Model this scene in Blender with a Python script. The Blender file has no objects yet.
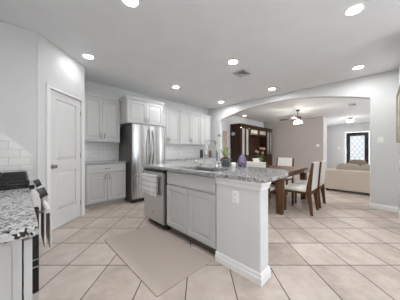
import bpy, bmesh, math, random
from mathutils import Vector, Matrix
random.seed(7)
PI = math.pi
scene = bpy.context.scene

# ---------------------------------------------------------------- camera
cam_d = bpy.data.cameras.new('camera')
cam_d.sensor_width = 36.0
cam_d.lens = 36.0 * 180.0 / 400.0
cam_d.clip_start = 0.02
cam = bpy.data.objects.new('camera', cam_d)
scene.collection.objects.link(cam)
cam.location = (0, 0, 1.19)
cam.rotation_euler = (PI / 2, 0, -PI / 4)
scene.camera = cam

# ---------------------------------------------------------------- world, exposure
world = bpy.data.worlds.new('world')
scene.world = world
world.use_nodes = True
bg = world.node_tree.nodes['Background']
bg.inputs[0].default_value = (0.88, 0.94, 1.0, 1)
bg.inputs[1].default_value = 3.2
scene.view_settings.view_transform = 'Standard'
scene.view_settings.look = 'None'
scene.view_settings.exposure = 1.46
scene.view_settings.gamma = 1.0
CAN_POWER = 82.0        # emission of the recessed lamps
scene.cycles.max_bounces = 14
scene.cycles.diffuse_bounces = 8
scene.cycles.transparent_max_bounces = 16
scene.cycles.sample_clamp_indirect = 6.0


# ---------------------------------------------------------------- materials
def new_mat(name):
    m = bpy.data.materials.new(name)
    m.use_nodes = True
    nt = m.node_tree
    return m, nt, nt.nodes['Principled BSDF']


def N(nt, kind, **kw):
    n = nt.nodes.new(kind)
    for k, v in kw.items():
        setattr(n, k, v)
    return n


def L(nt, a, b):
    nt.links.new(a, b)


def math_n(nt, op, a, b=None, c=None):
    n = N(nt, 'ShaderNodeMath', operation=op)
    for i, v in enumerate((a, b, c)):
        if v is None:
            continue
        if isinstance(v, (int, float)):
            n.inputs[i].default_value = v
        else:
            L(nt, v, n.inputs[i])
    return n.outputs[0]


def ramp(nt, fac, stops):
    r = N(nt, 'ShaderNodeValToRGB')
    el = r.color_ramp.elements
    while len(el) > 1:
        el.remove(el[-1])
    el[0].position = stops[0][0]
    el[0].color = (*stops[0][1], 1)
    for p, c in stops[1:]:
        e = el.new(p)
        e.color = (*c, 1)
    L(nt, fac, r.inputs[0])
    return r.outputs[0]


def mat(name, col, rough=0.5, metal=0.0, var=0.04, scale=8.0, bump=0.0, bscale=80.0, spec=0.5):
    m, nt, p = new_mat(name)
    tc = N(nt, 'ShaderNodeTexCoord')
    no = N(nt, 'ShaderNodeTexNoise')
    no.inputs['Scale'].default_value = scale
    no.inputs['Detail'].default_value = 4
    L(nt, tc.outputs['Object'], no.inputs['Vector'])
    a = tuple(max(0, c * (1 - var)) for c in col)
    b = tuple(min(1, c * (1 + var)) for c in col)
    L(nt, ramp(nt, no.outputs['Fac'], [(0.3, a), (0.7, b)]), p.inputs['Base Color'])
    p.inputs['Roughness'].default_value = rough
    p.inputs['Metallic'].default_value = metal
    p.inputs['Specular IOR Level'].default_value = spec
    if bump > 0:
        n2 = N(nt, 'ShaderNodeTexNoise')
        n2.inputs['Scale'].default_value = bscale
        n2.inputs['Detail'].default_value = 3
        L(nt, tc.outputs['Object'], n2.inputs['Vector'])
        bp = N(nt, 'ShaderNodeBump')
        bp.inputs['Strength'].default_value = bump
        bp.inputs['Distance'].default_value = 0.01
        L(nt, n2.outputs['Fac'], bp.inputs['Height'])
        L(nt, bp.outputs[0], p.inputs['Normal'])
    return m


def emit(name, col, strength):
    m, nt, p = new_mat(name)
    p.inputs['Base Color'].default_value = (*col, 1)
    p.inputs['Emission Color'].default_value = (*col, 1)
    p.inputs['Emission Strength'].default_value = strength
    return m


def wood(name, dark, light, scale=3.0, rough=0.4, axis='X'):
    m, nt, p = new_mat(name)
    tc = N(nt, 'ShaderNodeTexCoord')
    mp = N(nt, 'ShaderNodeMapping')
    mp.inputs['Scale'].default_value = {'X': (1, 12, 12), 'Y': (12, 1, 12), 'Z': (12, 12, 1)}[axis]
    L(nt, tc.outputs['Object'], mp.inputs['Vector'])
    no = N(nt, 'ShaderNodeTexNoise')
    no.inputs['Scale'].default_value = scale
    no.inputs['Detail'].default_value = 6
    no.inputs['Distortion'].default_value = 0.6
    L(nt, mp.outputs[0], no.inputs['Vector'])
    L(nt, ramp(nt, no.outputs['Fac'], [(0.3, dark), (0.7, light)]), p.inputs['Base Color'])
    p.inputs['Roughness'].default_value = rough
    p.inputs['Specular IOR Level'].default_value = 0.22
    return m


def granite(name):
    m, nt, p = new_mat(name)
    g = N(nt, 'ShaderNodeNewGeometry')
    v = N(nt, 'ShaderNodeTexVoronoi')
    v.inputs['Scale'].default_value = 115
    L(nt, g.outputs['Position'], v.inputs['Vector'])
    sep = N(nt, 'ShaderNodeSeparateColor')
    L(nt, v.outputs['Color'], sep.inputs[0])
    no = N(nt, 'ShaderNodeTexNoise')
    no.inputs['Scale'].default_value = 34
    no.inputs['Detail'].default_value = 6
    L(nt, g.outputs['Position'], no.inputs['Vector'])
    s = math_n(nt, 'ADD', math_n(nt, 'MULTIPLY', sep.outputs[0], 0.68), math_n(nt, 'MULTIPLY', no.outputs['Fac'], 0.62))
    c = ramp(nt, s, [(0.36, (0.018, 0.018, 0.02)), (0.45, (0.11, 0.11, 0.115)), (0.52, (0.28, 0.275, 0.27)),
                     (0.66, (0.44, 0.435, 0.425)), (0.85, (0.54, 0.54, 0.535)), (1.0, (0.34, 0.33, 0.32))])
    L(nt, c, p.inputs['Base Color'])
    p.inputs['Roughness'].default_value = 0.12
    return m


def floor_mat():
    m, nt, p = new_mat('floor_tile')
    g = N(nt, 'ShaderNodeNewGeometry')
    sp = N(nt, 'ShaderNodeSeparateXYZ')
    L(nt, g.outputs['Position'], sp.inputs[0])
    r = 1 / math.sqrt(2)
    d = math_n(nt, 'MULTIPLY', math_n(nt, 'ADD', sp.outputs[0], sp.outputs[1]), r)
    l = math_n(nt, 'MULTIPLY', math_n(nt, 'SUBTRACT', sp.outputs[0], sp.outputs[1]), r)
    dn = math_n(nt, 'DIVIDE', math_n(nt, 'SUBTRACT', d, 1.86 - 8.8), 0.44)
    ln = math_n(nt, 'DIVIDE', math_n(nt, 'SUBTRACT', l, 1.546 - 16.64), 0.416)

    def edge(x, w):
        f = math_n(nt, 'FRACT', x)
        a = math_n(nt, 'ABSOLUTE', math_n(nt, 'SUBTRACT', f, 0.5))
        return math_n(nt, 'GREATER_THAN', a, 0.5 - w)
    grout = math_n(nt, 'MAXIMUM', edge(dn, 0.011), edge(ln, 0.011))
    cb = N(nt, 'ShaderNodeCombineXYZ')
    L(nt, math_n(nt, 'FLOOR', dn), cb.inputs[0])
    L(nt, math_n(nt, 'FLOOR', ln), cb.inputs[1])
    wn = N(nt, 'ShaderNodeTexWhiteNoise')
    L(nt, cb.outputs[0], wn.inputs['Vector'])
    no = N(nt, 'ShaderNodeTexNoise')
    no.inputs['Scale'].default_value = 5.5
    no.inputs['Detail'].default_value = 8
    no.inputs['Roughness'].default_value = 0.65
    va = N(nt, 'ShaderNodeVectorMath', operation='ADD')
    L(nt, g.outputs['Position'], va.inputs[0])
    L(nt, wn.outputs['Color'], va.inputs[1])
    L(nt, va.outputs[0], no.inputs['Vector'])
    mixv = math_n(nt, 'ADD', math_n(nt, 'MULTIPLY', no.outputs['Fac'], 0.8), math_n(nt, 'MULTIPLY', wn.outputs['Value'], 0.2))
    c = ramp(nt, mixv, [(0.3, (0.43, 0.355, 0.305)), (0.5, (0.565, 0.475, 0.415)), (0.70, (0.655, 0.57, 0.515))])
    mx = N(nt, 'ShaderNodeMix', data_type='RGBA')
    L(nt, grout, mx.inputs['Factor'])
    L(nt, c, mx.inputs[6])
    mx.inputs[7].default_value = (0.07, 0.052, 0.042, 1)
    L(nt, mx.outputs[2], p.inputs['Base Color'])
    L(nt, math_n(nt, 'ADD', math_n(nt, 'MULTIPLY', grout, 0.45), 0.33), p.inputs['Roughness'])
    bp = N(nt, 'ShaderNodeBump')
    bp.inputs['Strength'].default_value = 0.35
    bp.inputs['Distance'].default_value = 0.004
    L(nt, math_n(nt, 'SUBTRACT', math_n(nt, 'MULTIPLY', no.outputs['Fac'], 0.3), grout), bp.inputs['Height'])
    L(nt, bp.outputs[0], p.inputs['Normal'])
    return m


def subway_mat():
    m, nt, p = new_mat('subway_tile')
    g = N(nt, 'ShaderNodeNewGeometry')
    sp = N(nt, 'ShaderNodeSeparateXYZ')
    L(nt, g.outputs['Position'], sp.inputs[0])
    cb = N(nt, 'ShaderNodeCombineXYZ')
    L(nt, sp.outputs[0], cb.inputs[0])
    L(nt, sp.outputs[2], cb.inputs[1])
    b = N(nt, 'ShaderNodeTexBrick')
    b.inputs['Scale'].default_value = 1
    b.inputs['Brick Width'].default_value = 0.20
    b.inputs['Row Height'].default_value = 0.10
    b.inputs['Mortar Size'].default_value = 0.003
    b.inputs['Color1'].default_value = (0.80, 0.79, 0.77, 1)
    b.inputs['Color2'].default_value = (0.76, 0.75, 0.735, 1)
    b.inputs['Mortar'].default_value = (0.55, 0.54, 0.53, 1)
    L(nt, cb.outputs[0], b.inputs['Vector'])
    L(nt, b.outputs['Color'], p.inputs['Base Color'])
    p.inputs['Roughness'].default_value = 0.15
    return m


def rug_mat():
    m, nt, p = new_mat('woven_rug')
    tc = N(nt, 'ShaderNodeTexCoord')
    w = N(nt, 'ShaderNodeTexWave')
    w.bands_direction = 'Y'
    w.inputs['Scale'].default_value = 14
    w.inputs['Distortion'].default_value = 0.6
    w.inputs['Detail'].default_value = 2
    L(nt, tc.outputs['Object'], w.inputs['Vector'])
    w2 = N(nt, 'ShaderNodeTexWave')
    w2.bands_direction = 'X'
    w2.inputs['Scale'].default_value = 30
    L(nt, tc.outputs['Object'], w2.inputs['Vector'])
    h = math_n(nt, 'MULTIPLY', w.outputs['Fac'], math_n(nt, 'ADD', math_n(nt, 'MULTIPLY', w2.outputs['Fac'], 0.5), 0.5))
    L(nt, ramp(nt, h, [(0, (0.42, 0.345, 0.295)), (1, (0.68, 0.585, 0.515))]), p.inputs['Base Color'])
    p.inputs['Roughness'].default_value = 0.9
    bp = N(nt, 'ShaderNodeBump')
    bp.inputs['Strength'].default_value = 0.5
    bp.inputs['Distance'].default_value = 0.004
    L(nt, h, bp.inputs['Height'])
    L(nt, bp.outputs[0], p.inputs['Normal'])
    return m


def steel_mat(name, col=(0.53, 0.525, 0.515), rough=0.27, axis='Z'):
    m, nt, p = new_mat(name)
    tc = N(nt, 'ShaderNodeTexCoord')
    mp = N(nt, 'ShaderNodeMapping')
    mp.inputs['Scale'].default_value = {'Z': (90, 90, 0.25), 'X': (0.25, 90, 90)}[axis]
    L(nt, tc.outputs['Object'], mp.inputs['Vector'])
    no = N(nt, 'ShaderNodeTexNoise')
    no.inputs['Scale'].default_value = 1
    no.inputs['Detail'].default_value = 3
    L(nt, mp.outputs[0], no.inputs['Vector'])
    L(nt, ramp(nt, no.outputs['Fac'], [(0.3, tuple(c * 0.97 for c in col)), (0.7, tuple(min(1, c * 1.03) for c in col))]), p.inputs['Base Color'])
    p.inputs['Metallic'].default_value = 1.0
    L(nt, math_n(nt, 'ADD', math_n(nt, 'MULTIPLY', no.outputs['Fac'], 0.1), rough - 0.05), p.inputs['Roughness'])
    return m


def towel_mat(name, axis='X', base=(0.74, 0.73, 0.71), stripe=(0.42, 0.42, 0.42), scale=6.0):
    m, nt, p = new_mat(name)
    tc = N(nt, 'ShaderNodeTexCoord')
    w = N(nt, 'ShaderNodeTexWave')
    w.bands_direction = axis
    w.inputs['Scale'].default_value = scale
    w.inputs['Distortion'].default_value = 0.15
    L(nt, tc.outputs['Object'], w.inputs['Vector'])
    L(nt, ramp(nt, w.outputs['Fac'], [(0.0, stripe), (0.12, stripe), (0.3, base), (1, base)]), p.inputs['Base Color'])
    p.inputs['Roughness'].default_value = 0.95
    no = N(nt, 'ShaderNodeTexNoise')
    no.inputs['Scale'].default_value = 300
    L(nt, tc.outputs['Object'], no.inputs['Vector'])
    bp = N(nt, 'ShaderNodeBump')
    bp.inputs['Strength'].default_value = 0.3
    bp.inputs['Distance'].default_value = 0.003
    L(nt, no.outputs['Fac'], bp.inputs['Height'])
    L(nt, bp.outputs[0], p.inputs['Normal'])
    return m


def amethyst_mat():
    m, nt, p = new_mat('amethyst_crystal')
    tc = N(nt, 'ShaderNodeTexCoord')
    v = N(nt, 'ShaderNodeTexVoronoi')
    v.inputs['Scale'].default_value = 60
    L(nt, tc.outputs['Object'], v.inputs['Vector'])
    sep = N(nt, 'ShaderNodeSeparateColor')
    L(nt, v.outputs['Color'], sep.inputs[0])
    L(nt, ramp(nt, sep.outputs[0], [(0, (0.075, 0.055, 0.12)), (0.5, (0.15, 0.115, 0.21)), (1, (0.30, 0.26, 0.36))]), p.inputs['Base Color'])
    p.inputs['Roughness'].default_value = 0.25
    bp = N(nt, 'ShaderNodeBump')
    bp.inputs['Strength'].default_value = 0.6
    bp.inputs['Distance'].default_value = 0.004
    L(nt, v.outputs['Distance'], bp.inputs['Height'])
    L(nt, bp.outputs[0], p.inputs['Normal'])
    return m


def canvas_mat():
    m, nt, p = new_mat('painted_canvas')
    tc = N(nt, 'ShaderNodeTexCoord')
    no = N(nt, 'ShaderNodeTexNoise')
    no.inputs['Scale'].default_value = 3
    no.inputs['Detail'].default_value = 6
    L(nt, tc.outputs['Object'], no.inputs['Vector'])
    L(nt, ramp(nt, no.outputs['Fac'], [(0.3, (0.30, 0.27, 0.23)), (0.5, (0.5, 0.47, 0.42)), (0.7, (0.62, 0.6, 0.57))]), p.inputs['Base Color'])
    p.inputs['Roughness'].default_value = 0.8
    return m


def thin_glass(name, tint=(1, 1, 1), gloss=0.1, rough=0.03):
    m = bpy.data.materials.new(name)
    m.use_nodes = True
    nt = m.node_tree
    nt.nodes.remove(nt.nodes['Principled BSDF'])
    t = N(nt, 'ShaderNodeBsdfTransparent')
    t.inputs[0].default_value = (*tint, 1)
    gl = N(nt, 'ShaderNodeBsdfGlossy')
    gl.inputs['Roughness'].default_value = rough
    mx = N(nt, 'ShaderNodeMixShader')
    mx.inputs[0].default_value = gloss
    L(nt, t.outputs[0], mx.inputs[1])
    L(nt, gl.outputs[0], mx.inputs[2])
    L(nt, mx.outputs[0], nt.nodes['Material Output'].inputs[0])
    return m


def frosted(name):
    m = bpy.data.materials.new(name)
    m.use_nodes = True
    nt = m.node_tree
    nt.nodes.remove(nt.nodes['Principled BSDF'])
    a = N(nt, 'ShaderNodeBsdfTranslucent')
    a.inputs[0].default_value = (0.5, 0.51, 0.52, 1)
    b = N(nt, 'ShaderNodeBsdfTransparent')
    b.inputs[0].default_value = (0.3, 0.3, 0.3, 1)
    mx = N(nt, 'ShaderNodeMixShader')
    mx.inputs[0].default_value = 0.5
    L(nt, a.outputs[0], mx.inputs[1])
    L(nt, b.outputs[0], mx.inputs[2])
    L(nt, mx.outputs[0], nt.nodes['Material Output'].inputs[0])
    return m


M = {}
M['wall'] = mat('wall_paint', (0.665, 0.665, 0.66), 0.7, var=0.015, scale=2, bump=0.04, bscale=120)
M['wall_dining'] = mat('dining_wall_paint', (0.50, 0.455, 0.43), 0.7, var=0.015, scale=2, bump=0.04, bscale=120)
M['ceiling'] = mat('ceiling_paint', (0.80, 0.815, 0.83), 0.85, var=0.02, scale=3, bump=0.08, bscale=150)
M['trim'] = mat('white_trim_paint', (0.82, 0.815, 0.81), 0.4, var=0.01)
M['door'] = mat('white_door_paint', (0.70, 0.695, 0.69), 0.4, var=0.01)
M['cab'] = mat('light_grey_cabinet_paint', (0.545, 0.54, 0.53), 0.4, var=0.015)
M['cab_box'] = mat('cabinet_box_paint', (0.50, 0.495, 0.485), 0.45, var=0.015)
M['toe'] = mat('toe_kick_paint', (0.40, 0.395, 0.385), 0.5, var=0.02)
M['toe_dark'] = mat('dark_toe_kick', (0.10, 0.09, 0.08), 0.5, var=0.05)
M['nickel'] = mat('brushed_nickel', (0.30, 0.295, 0.28), 0.35, 1.0, var=0.03)
M['chrome'] = mat('polished_steel', (0.50, 0.50, 0.50), 0.22, 1.0, var=0.02)
M['steel'] = steel_mat('stainless_steel')
M['sink_steel'] = steel_mat('sink_steel', (0.26, 0.26, 0.26), 0.3, 'X')
M['dark_steel'] = mat('dark_handle_steel', (0.30, 0.295, 0.29), 0.22, 1.0, var=0.03)
M['steel_x'] = steel_mat('stainless_steel_across', (0.62, 0.62, 0.615), 0.3, 'X')
M['fridge_side'] = mat('fridge_side_grey', (0.11, 0.105, 0.10), 0.4, 0.3, var=0.03)
M['black'] = mat('black_plastic', (0.012, 0.012, 0.013), 0.35, var=0.1)
M['black_gloss'] = mat('black_glass', (0.008, 0.008, 0.009), 0.08, var=0.1)
M['iron'] = mat('cast_iron', (0.018, 0.018, 0.018), 0.55, var=0.15, bump=0.1)
M['granite'] = granite('speckled_granite')
M['floor'] = floor_mat()
M['subway'] = subway_mat()
M['rug'] = rug_mat()
M['walnut'] = wood('walnut_wood', (0.060, 0.027, 0.013), (0.13, 0.062, 0.031), 2.0, 0.45, 'X')
M['walnut_v'] = wood('walnut_wood_upright', (0.062, 0.029, 0.014), (0.14, 0.070, 0.035), 2.0, 0.55, 'Z')
M['hutch'] = wood('espresso_wood', (0.026, 0.011, 0.006), (0.058, 0.027, 0.015), 2.0, 0.5, 'Z')
M['fan_wood'] = wood('fan_blade_wood', (0.06, 0.045, 0.035), (0.13, 0.10, 0.08), 3.0, 0.5, 'X')
M['cream'] = mat('cream_leather', (0.74, 0.71, 0.67), 0.5, var=0.03, scale=10, bump=0.06, bscale=90)
M['sofa'] = mat('beige_upholstery', (0.54, 0.465, 0.385), 0.95, var=0.06, scale=25, bump=0.2, bscale=250)
M['sofa_cushion'] = mat('beige_cushion_fabric', (0.38, 0.33, 0.27), 0.95, var=0.08, scale=25, bump=0.2, bscale=250)
M['pillow_brown'] = mat('brown_pillow_fabric', (0.20, 0.155, 0.115), 0.95, var=0.15, scale=30, bump=0.2, bscale=250)
M['towel'] = towel_mat('striped_towel', 'Z', (0.76, 0.75, 0.735), (0.60, 0.595, 0.59), 4.0)
M['towel_plain'] = mat('white_towel', (0.74, 0.70, 0.67), 0.95, var=0.03, bump=0.2, bscale=300)
M['pot'] = mat('grey_ceramic', (0.13, 0.14, 0.14), 0.5, var=0.12, scale=20)
M['soil'] = mat('bark_soil', (0.09, 0.05, 0.03), 0.95, var=0.4, scale=60, bump=0.5)
M['leaf'] = mat('orchid_leaf', (0.16, 0.25, 0.07), 0.4, var=0.25, scale=10)
M['leaf_yellow'] = mat('yellowing_leaf', (0.42, 0.42, 0.16), 0.45, var=0.2, scale=10)
M['stem'] = mat('plant_stem', (0.20, 0.17, 0.07), 0.6, var=0.2)
M['petal_grey'] = mat('shaded_petal', (0.23, 0.22, 0.22), 0.7, var=0.2, scale=30)  # pale orchid petals, their shade put into the grey
M['petal_pink'] = mat('coral_petal', (0.42, 0.22, 0.20), 0.7, var=0.25, scale=40)
M['bark'] = mat('wooden_stake', (0.48, 0.38, 0.33), 0.7, var=0.1)
M['white_ceramic'] = mat('white_ceramic', (0.80, 0.79, 0.77), 0.2, var=0.01)
M['amethyst'] = amethyst_mat()
M['canvas'] = canvas_mat()
M['frame_tan'] = wood('tan_frame_wood', (0.30, 0.23, 0.15), (0.45, 0.36, 0.25), 4, 0.5, 'Z')
M['glass'] = thin_glass('clear_glass')
M['hutch_glass'] = thin_glass('cabinet_glass', (0.95, 0.95, 0.93), 0.22, 0.12)
def painted_sheen_glass(name):
    m = bpy.data.materials.new(name)
    m.use_nodes = True
    nt = m.node_tree
    p = nt.nodes['Principled BSDF']
    p.inputs['Base Color'].default_value = (0.75, 0.76, 0.76, 1)  # pale base colour stands in for reflections on the panes
    p.inputs['Roughness'].default_value = 0.15
    t = N(nt, 'ShaderNodeBsdfTransparent')
    mx = N(nt, 'ShaderNodeMixShader')
    mx.inputs[0].default_value = 0.45
    L(nt, t.outputs[0], mx.inputs[1])
    L(nt, p.outputs[0], mx.inputs[2])
    L(nt, mx.outputs[0], nt.nodes['Material Output'].inputs[0])
    return m


M['display_glass'] = painted_sheen_glass('display_glass')
M['frost'] = frosted('frosted_glass')
M['shade_inside'] = mat('pale_display_lining', (0.55, 0.53, 0.5), 0.6)
M['door_black'] = mat('black_door_paint', (0.014, 0.013, 0.013), 0.4, var=0.1)
M['plate'] = mat('white_switch_plate', (0.84, 0.835, 0.82), 0.35, var=0.005)
M['vent'] = mat('vent_metal', (0.60, 0.60, 0.59), 0.5, var=0.01)
M['vent_dark'] = mat('vent_shade', (0.10, 0.10, 0.10), 0.8)  # dark plate standing in for shade between the louvres
M['can_trim'] = mat('lamp_trim_white', (0.80, 0.80, 0.79), 0.4, var=0.01)
M['can'] = emit('recessed_lamp', (0.95, 0.98, 1.0), CAN_POWER * 1.25)
M['can_far'] = emit('recessed_lamp_dining', (1.0, 0.95, 0.88), 8.0)
M['can_dim'] = emit('recessed_lamp_dimmed', (0.95, 0.98, 1.0), 28.0)
M['fan_lamp'] = emit('fan_lamp_glass', (1.0, 0.94, 0.85), 26.0)
M['hall_lamp'] = emit('hall_lamp_glass', (1.0, 0.95, 0.88), 14.0)
M['strip'] = emit('display_light', (1.0, 0.85, 0.62), 20.0)
M['bronze'] = mat('bronze_metal', (0.16, 0.13, 0.11), 0.35, 1.0, var=0.08)
M['porch'] = mat('porch_concrete', (0.55, 0.54, 0.52), 0.9, var=0.08, bump=0.2)
M['black_can'] = mat('black_canister_glaze', (0.03, 0.03, 0.03), 0.3, var=0.05)
M['brown_can'] = mat('brown_canister_glaze', (0.17, 0.09, 0.07), 0.35, var=0.08)


# ---------------------------------------------------------------- mesh builder
class B:
    def __init__(self):
        self.bm = bmesh.new()

    def face(self, vs, smooth=False):
        try:
            f = self.bm.faces.new(vs)
            f.smooth = smooth
            return f
        except ValueError:
            return None

    def v(self, co):
        return self.bm.verts.new(co)

    def box(self, x0, x1, y0, y1, z0, z1, mtx=None):
        c = [(x0, y0, z0), (x1, y0, z0), (x1, y1, z0), (x0, y1, z0), (x0, y0, z1), (x1, y0, z1), (x1, y1, z1), (x0, y1, z1)]
        vs = [self.v(mtx @ Vector(p) if mtx else p) for p in c]
        for f in ((3, 2, 1, 0), (4, 5, 6, 7), (0, 1, 5, 4), (1, 2, 6, 5), (2, 3, 7, 6), (3, 0, 4, 7)):
            self.face([vs[i] for i in f])
        return self

    def prism(self, pts, a0, a1, plane='XY', smooth=False):
        def P(p, a):
            return {'XY': (p[0], p[1], a), 'YZ': (a, p[0], p[1]), 'XZ': (p[0], a, p[1])}[plane]
        lo = [self.v(P(p, a0)) for p in pts]
        hi = [self.v(P(p, a1)) for p in pts]
        self.face(lo[::-1])
        self.face(hi)
        n = len(pts)
        for i in range(n):
            self.face([lo[i], lo[(i + 1) % n], hi[(i + 1) % n], hi[i]], smooth)
        return self

    def ringstack(self, rings, smooth=True, cap=True):
        rs = [[self.v(p) for p in r] for r in rings]
        for a, b in zip(rs, rs[1:]):
            n = len(a)
            for i in range(n):
                self.face([a[i], a[(i + 1) % n], b[(i + 1) % n], b[i]], smooth)
        if cap:
            self.face(rs[0][::-1])
            self.face(rs[-1])
        return self

    def lathe(self, prof, c=(0, 0, 0), n=24, cap=True):
        rings = [[(c[0] + r * math.cos(2 * PI * i / n), c[1] + r * math.sin(2 * PI * i / n), c[2] + z) for i in range(n)] for r, z in prof]
        return self.ringstack(rings, True, cap)

    def tube(self, pts, r, n=10):
        pts = [Vector(p) for p in pts]
        rr = r if isinstance(r, (list, tuple)) else [r] * len(pts)
        rings = []
        up = None
        for i, p in enumerate(pts):
            t = (pts[min(i + 1, len(pts) - 1)] - pts[max(i - 1, 0)]).normalized()
            if up is None:
                up = Vector((0, 0, 1)) if abs(t.z) < 0.9 else Vector((1, 0, 0))
            a = (up - t * up.dot(t)).normalized()
            b = t.cross(a)
            up = a
            rings.append([tuple(p + (a * math.cos(2 * PI * k / n) + b * math.sin(2 * PI * k / n)) * rr[i]) for k in range(n)])
        return self.ringstack(rings)

    def panel(self, x0, x1, z0, z1, yb, steps):
        """a door or drawer face towards -y: back plane yb, then concentric (inset, y) rectangles"""
        def R(i, y):
            return [(x0 + i, y, z0 + i), (x1 - i, y, z0 + i), (x1 - i, y, z1 - i), (x0 + i, y, z1 - i)]
        return self.ringstack([R(0, yb)] + [R(i, y) for i, y in steps], False)

    def pillow(self, c, sx, sy, sz, mtx=None, p=4.0, n=28, m=14):
        def sg(v, e):
            return math.copysign(abs(v) ** e, v)
        e = 2.0 / p
        rings = []
        for j in range(1, m):
            ph = -PI / 2 + PI * j / m
            ring = []
            for i in range(n):
                th = 2 * PI * i / n
                q = Vector((sx * sg(math.cos(ph), 0.55) * sg(math.cos(th), e), sy * sg(math.cos(ph), 0.55) * sg(math.sin(th), e), sz * sg(math.sin(ph), 0.8)))
                if mtx:
                    q = mtx @ q
                ring.append(tuple(q + Vector(c)))
            rings.append(ring)
        return self.ringstack(rings)

    def build(self, name, material, parent=None, bevel=0.0, seg=2, loc=None):
        bmesh.ops.recalc_face_normals(self.bm, faces=self.bm.faces)
        me = bpy.data.meshes.new(name)
        self.bm.to_mesh(me)
        self.bm.free()
        me.materials.append(material)
        o = bpy.data.objects.new(name, me)
        scene.collection.objects.link(o)
        if parent:
            o.parent = parent
        if loc:
            o.location = loc
        if bevel > 0:
            md = o.modifiers.new('bevel', 'BEVEL')
            md.width = bevel
            md.segments = seg
            md.limit_method = 'ANGLE'
            md.angle_limit = 0.6
        return o


def tag(o, label, cat, group=None):
    o['label'] = label
    o['category'] = cat
    if group:
        o['group'] = group
    return o


def thing(name, label, cat, loc=(0, 0, 0), rz=0.0, group=None):
    o = bpy.data.objects.new(name, None)
    scene.collection.objects.link(o)
    o.empty_display_size = 0.1
    o.location = loc
    o.rotation_euler = (0, 0, rz)
    return tag(o, label, cat, group)


def struct(o):
    o['kind'] = 'structure'
    return o


def dup(root, loc, rz, label, group=None):
    r = root.copy()
    scene.collection.objects.link(r)
    r.location = loc
    r.rotation_euler = (0, 0, rz)
    r['label'] = label
    if group:
        r['group'] = group
    for ch in list(root.children):
        c = ch.copy()
        scene.collection.objects.link(c)
        c.parent = r
        for g in ch.children:
            d = g.copy()
            scene.collection.objects.link(d)
            d.parent = c
    return r


H = 2.74
# ---------------------------------------------------------------- room shell
struct(B().box(-0.8, 14.2, -3.7, 4.85, -0.12, 0).build('floor', M['floor']))
struct(B().box(-0.8, 14.2, -3.7, 4.85, H, H + 0.12).build('ceiling', M['ceiling']))
struct(B().box(-0.62, 9.92, 4.66, 4.8, 0, H).build('wall_back', M['wall']))
w = B()
LY0, LY1 = -3.35, -1.7
w.box(-0.76, -0.62, -3.5, LY0, 0, H).box(-0.76, -0.62, LY1, 4.66, 0, H).box(-0.76, -0.62, LY0, LY1, 2.45, H)
struct(w.build('wall_left', M['wall']))
f = B()
for a, b in ((LY0, (LY0 + LY1) / 2), ((LY0 + LY1) / 2, LY1)):
    f.box(-0.72, -0.66, a, a + 0.07, 0.0, 2.45).box(-0.72, -0.66, b - 0.07, b, 0.0, 2.45)
    f.box(-0.72, -0.66, a + 0.07, b - 0.07, 0.0, 0.09).box(-0.72, -0.66, a + 0.07, b - 0.07, 2.38, 2.45)
pd = struct(f.build('added_glass_door', M['trim']))  # unseen glass door, added to let daylight in from the left
for a, b in ((LY0, (LY0 + LY1) / 2), ((LY0 + LY1) / 2, LY1)):
    B().box(-0.692, -0.688, a + 0.07, b - 0.07, 0.09, 2.38).build('pane', M['glass'], pd)
# pantry block: side wall, angled wall with the door opening, return wall
struct(B().box(-0.62, 0.17, 3.20, 3.32, 0, H).build('wall_side', M['wall'], bevel=0.012))
PA = PI / 4
pm = Matrix.Translation((0.17, 3.20, 0)) @ Matrix.Rotation(PA, 4, 'Z')
s2 = math.sqrt(2)
PX0, PX1, PTOP, PLEN = 0.128 * s2, 0.612 * s2, 2.072, 0.68 * s2
w = B()
w.box(-0.01, PX0, 0, 0.1, 0, H, pm).box(PX1, PLEN, 0, 0.1, 0, H, pm).box(PX0, PX1, 0, 0.1, PTOP, H, pm)
struct(w.build('wall_pantry', M['wall']))
struct(B().box(0.73, 0.85, 3.88, 4.66, 0, H).build('wall_pantry_return', M['wall']))
# arch wall
AX0, AX1 = 5.10, 5.24
yl, yr, spring, rise = 4.08, 0.147, 2.26, 0.30
pts = [(-0.37, 0), (yr, 0), (yr, spring)]
half = (yl - yr) / 2
Rr = (half * half + rise * rise) / (2 * rise)
a0 = math.asin(half / Rr)
for k in range(1, 40):
    a = -a0 + 2 * a0 * k / 40
    pts.append(((yl + yr) / 2 + Rr * math.sin(a), spring + rise - Rr + Rr * math.cos(a)))
pts += [(yl, spring), (yl, 0), (4.66, 0), (4.66, H), (-0.37, H)]
struct(B().prism(pts, AX0, AX1, 'YZ').build('wall_right', M['wall'], bevel=0.018, seg=3))
struct(B().box(3.6, 5.1, -0.37, -0.25, 0, H).build('wall_picture', M['wall'], bevel=0.012))
struct(B().box(3.48, 3.6, -3.5, -0.25, 0, H).build('wall_nook', M['wall']))
struct(B().box(5.10, 5.24, -3.5, -0.37, 0, H).build('wall_living_left', M['wall']))
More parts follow.
